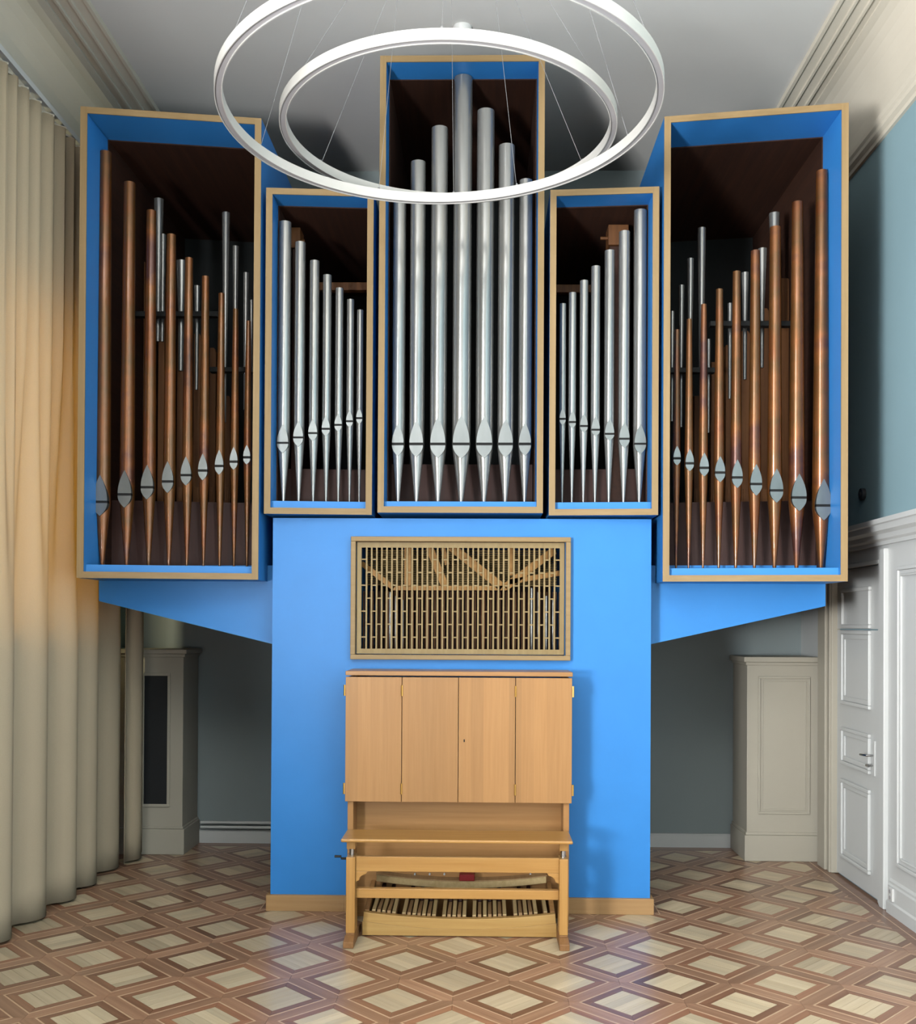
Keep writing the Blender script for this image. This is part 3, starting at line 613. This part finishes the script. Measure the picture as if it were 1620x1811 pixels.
for k, px in enumerate(nat):
    x = at(px, 1615, PF+.06).x; u = min(1, max(0, key_u(x))); zt = top(u)+.006
    ky = MB().poly([(x-.0105, PF+.036, zt-.05), (x-.0105, PB+.06, zt-.02), (x-.0105, PB+.06, zt+.022), (x-.0105, PF+.036, zt-.004)], (.021, 0, 0)).build('natural_key', M['pedal_sharp'], ped, bevel=.002)
    MB().poly([(x-.009, PF+.036, zt-.004), (x-.009, PF+.24, zt+.014), (x-.009, PF+.24, zt+.020), (x-.009, PF+.036, zt+.003)], (.018, 0, 0)).build('key_cap', M['pedal_nat'], ky, bevel=.0015)
    if k % 7 in (0, 1, 3, 4, 5) and k < 17:
        x2 = x+(at(nat[k+1], 1615, PF+.06).x-x)/2; zt2 = top(key_u(x2))+.012
        sk_ = MB().box(x2-.009, x2+.009, PF+.036, PB+.06, zt2-.05, zt2+.0).build('sharp_key', M['pedal_brown'], ped, bevel=.002)
        MB().poly([(x2-.01, PF+.262, zt2-.001), (x2-.01, PB+.06, zt2-.001), (x2-.01, PB+.06, zt2+.06), (x2-.01, PF+.280, zt2+.055), (x2-.01, PF+.265, zt2+.035)], (.02, 0, 0)).build('key_block', M['maroon'], sk_, bevel=.004)
zr = lambda u: .238-.032*(1-(2*u-1)**2)
bl, br = at(636+30, 1551, PB).x, at(966, 1553, PB).x
pts = [(bl+(br-bl)*k/n, PB, zr(k/n)-.035) for k in range(n+1)]+[(br-(br-bl)*k/n, PB, zr(1-k/n)) for k in range(n+1)]
MB().poly(pts, (0, .03, 0)).build('back_rail', M['pedal_nat'], ped, bevel=.002)
pts = [(bl-.004+(br-bl+.008)*k/n, PB-.004, zr(k/n)) for k in range(n+1)]+[(br+.004-(br-bl+.008)*k/n, PB-.004, zr(1-k/n)+.006) for k in range(n+1)]
MB().poly(pts, (0, .10, 0)).build('back_lid', M['pedal_brown'], ped, bevel=.002)

# ------------------------------------------------------------------ corner boxes beside the organ
rc = thing('radiator_cover', 'white corner box with a dark mesh panel beside the curtain', 'cover', (-2.22, 6.736, 0))
MB().box(WALL_L+.01, -2.012, 6.752, WALL_B-.022, .13, 1.33).build('body', M['cream'], rc, bevel=.003)
MB().box(WALL_L+.01, -1.996, 6.736, WALL_B-.022, 0, .17).box(WALL_L+.01, -2.004, 6.744, WALL_B-.022, .17, .185).build('plinth', M['cream'], rc, bevel=.004)
cap = [(0, 1.315), (.006, 1.32), (.012, 1.335), (.026, 1.345), (.03, 1.37), (0, 1.37)]
MB().box(WALL_L+.01, -2.0, 6.74, WALL_B-.022, 1.318, 1.34).box(WALL_L+.01, -1.985, 6.725, WALL_B-.022, 1.34, 1.37).build('cap', M['cream'], rc, bevel=.005)
g0, g1 = at(256, 1195, 6.75), at(295, 1422, 6.75)
MB().box(g0.x, g1.x, 6.747, 6.753, g1.z, g0.z).build('mesh_panel', M['grilldark'], rc)
MB().frame('y', 6.742, 6.753, g0.x-.02, g1.x+.02, g1.z-.02, g0.z+.02, .02).build('panel_trim', M['cream'], rc, bevel=.003)
cc = thing('corner_cupboard', 'white corner box with a moulded front panel beside the door casing', 'cupboard', (1.96, 6.715, 0))
MB().box(1.738, 2.213, 6.73, WALL_B-.022, .13, 1.30).build('body', M['cream'], cc, bevel=.003)
MB().box(1.722, 2.213, 6.715, WALL_B-.022, 0, .17).box(1.73, 2.213, 6.722, WALL_B-.022, .17, .19).build('plinth', M['cream'], cc, bevel=.004)
MB().box(1.728, 2.213, 6.72, WALL_B-.022, 1.288, 1.31).box(1.712, 2.213, 6.704, WALL_B-.022, 1.31, 1.345).build('cap', M['cream'], cc, bevel=.005)
p0, p1 = at(1341, 1196, 6.73), at(1432, 1440, 6.73)
MB().frame('y', 6.72, 6.731, p0.x, p1.x, p1.z, p0.z, .014).frame('y', 6.726, 6.731, p0.x+.024, p1.x-.024, p1.z+.024, p0.z-.024, .01).build('panel_moulding', M['cream'], cc, bevel=.003)
for z, lab in ((.150, 'upper thin white heating pipe along the back wall'), (.118, 'lower thin white heating pipe along the back wall')):
    tag(MB().tube([(-1.98, WALL_B-.05, z), (-1.16, WALL_B-.05, z)], .011, 10).build('heating_pipe', M['white'], None, True), lab, 'pipe')
so = thing('wall_socket', 'white power socket low on the skirting beside the door', 'socket', (2.2, 5.50, .12))
MB().box(2.188, 2.201, 5.475, 5.535, .075, .145).build('plate', M['plastic'], so, bevel=.003)
for z in (.092, .125): MB().tube([(2.1895, 5.505, z), (2.1865, 5.505, z)], .011, 12).build('outlet', M['diffuser'], so)
sn = thing('wall_sensor', 'small dark round sensor on the pale blue wall behind the door-side tower', 'sensor', (WALL_R, 6.02, 2.33))
MB().tube([(WALL_R, 6.02, 2.33), (WALL_R-.025, 6.02, 2.33)], .035, 20).build('housing', M['grilldark'], sn, True, .004)
MB().tube([(WALL_R-.024, 6.02, 2.33), (WALL_R-.032, 6.02, 2.33)], .012, 14).build('lens', M['black'], sn, True)
sd = at(818, 47, 5.41); sd.z = CEIL
smoke = thing('ceiling_rose', 'small white round fitting on the ceiling above the ring lamps', 'fitting', tuple(sd))
MB().lathe((sd.x, sd.y), [(.001, CEIL-.03), (.04, CEIL-.03), (.05, CEIL-.02), (.052, CEIL)], 24).build('cover', M['plastic'], smoke, True)
MB().lathe((sd.x, sd.y), [(.001, CEIL-.036), (.012, CEIL-.036), (.014, CEIL-.03)], 16).build('cap', M['plastic'], smoke, True)

# ------------------------------------------------------------------ ring lamps
def ring(label, xc, yc, H, R, tx, ty, wires, can_r):
    zc = EYE+H; hgt, wd = .043, .03
    t = thing('ring_lamp', label, 'lamp', (xc, yc, zc), 'hanging ring lamps')
    zz = lambda x, y: zc+tx*(x-xc)+ty*(y-yc)
    n = 160
    def sweep(prof, closed=True):
        m = MB(); k = len(prof)
        for i in range(n):
            a = 2*pi*i/n
            for r, z in prof:
                x, y = xc+r*cos(a), yc+r*sin(a); m.v.append(Vector((x, y, zz(x, y)+z)))
        for i in range(n):
            j = (i+1) % n
            for q in range(k if closed else k-1):
                q2 = (q+1) % k; m.f.append((i*k+q, j*k+q, j*k+q2, i*k+q2))
        return m
    e = .0035
    sweep([(R, 0), (R, hgt), (R-wd, hgt), (R-wd, 0), (R-wd+e, 0), (R-wd+e, .008), (R-e, .008), (R-e, 0)]).build('ring', M['lampwhite'], t, True)
    sweep([(R-e, .004), (R-e, .007), (R-wd+e, .007), (R-wd+e, .004)]).build('diffuser', M['diffuser'], t, True)
    for k in range(wires):
        a = 2*pi*(k+.5)/wires if wires % 2 == 0 else 2*pi*k/wires+pi/2
        x, y = xc+(R-wd/2)*cos(a), yc+(R-wd/2)*sin(a)
        MB().tube([(x, y, zz(x, y)+hgt-.01), (xc+can_r*cos(a), yc+can_r*sin(a), CEIL-.005)], .0010, 6).build('wire', M['wire'], t)
        MB().tube([(x, y, zz(x, y)+hgt-.012), (x, y, zz(x, y)+hgt+.012)], .005, 8).build('wire_clamp', M['wire'], t, True)
    MB().lathe((xc, yc), [(.001, CEIL-.03), (can_r+.04, CEIL-.03), (can_r+.045, CEIL-.025), (can_r+.045, CEIL)], 48).build('canopy', M['lampwhite'], t, True)
ring('larger and lower of the two white hanging ring lamps', -.187*2.0/2.05, 4.052*2.0/2.05, 2.0, .884*2.0/2.05, .023, .003, 8, .42)
ring('smaller and higher of the two white hanging ring lamps', -.160*2.12/2.05, 4.23*2.12/2.05, 2.12, .70*2.12/2.05, 0, .004, 6, .12)

# ------------------------------------------------------------------ curtains
def curtain(label, y0, y1, xc, ztop, zbot, pl_top, pl_bot, amp, seed):
    rg = random.Random(seed); ns = int((y1-y0)/.0145); nz = 26
    ph = [rg.uniform(0, 6.28) for _ in range(6)]
    m = MB()
    def X(y, z):
        t = (z-zbot)/(ztop-zbot); a = min(1, max(0, (t-.30)/.45)); a = a*a*(3-2*a)
        wob = .25*sin(2*pi*y/.9+ph[0])+.2*sin(2*pi*y/1.7+ph[1])
        s1 = sin(2*pi*y/pl_top+ph[2]+.6*sin(2*pi*y/.8+ph[3])); s2 = sin(2*pi*y/pl_bot+ph[4]+wob)
        s1 = math.copysign(abs(s1)**.8, s1); s2 = math.copysign(abs(s2)**.75, s2)
        return xc+amp[0]*a*s1+(1-a)*amp[1]*s2+.012*sin(2*pi*y/1.3+ph[5])
    for k in range(nz+1):
        z = zbot+(ztop-zbot)*k/nz
        for i in range(ns+1):
            y = y0+(y1-y0)*i/ns; m.v.append(Vector((X(y, z), y, z)))
    for k in range(nz):
        for i in range(ns): b = k*(ns+1)+i; m.f.append((b, b+1, b+ns+2, b+ns+1))
    t = thing('curtain', label, 'curtain', (xc, (y0+y1)/2, zbot))
    o = m.build('cloth', M['curtain'], t, True); sd_ = o.modifiers.new('solid', 'SOLIDIFY'); sd_.thickness = .003
    tp_ = MB(); nn = 120
    for i in range(nn):
        ya, yb = y0+(y1-y0)*i/nn, y0+(y1-y0)*(i+1)/nn; tp_.poly([(X(ya, ztop)-.006, ya, ztop-.005), (X(ya, ztop)+.006, ya, ztop-.005), (X(yb, ztop)+.006, yb, ztop-.005), (X(yb, ztop)-.006, yb, ztop-.005)], (0, 0, .012))
    tp_.build('heading_tape', M['cream'], t)
curtain('long cream pleated curtain hanging along the window wall', .95, 6.40, -2.33, 4.235, .015, .125, .36, (.030, .055), 5)
curtain('short cream curtain drawn aside next to the white box with dark mesh', 6.37, 6.72, -2.26, 4.235, .02, .12, .24, (.024, .034), 12)
tag(MB().box(-2.345, -2.315, .9, 6.72, 4.27, 4.3).build('curtain_track', M['white'], None), 'white curtain track along the top of the window wall', 'track')
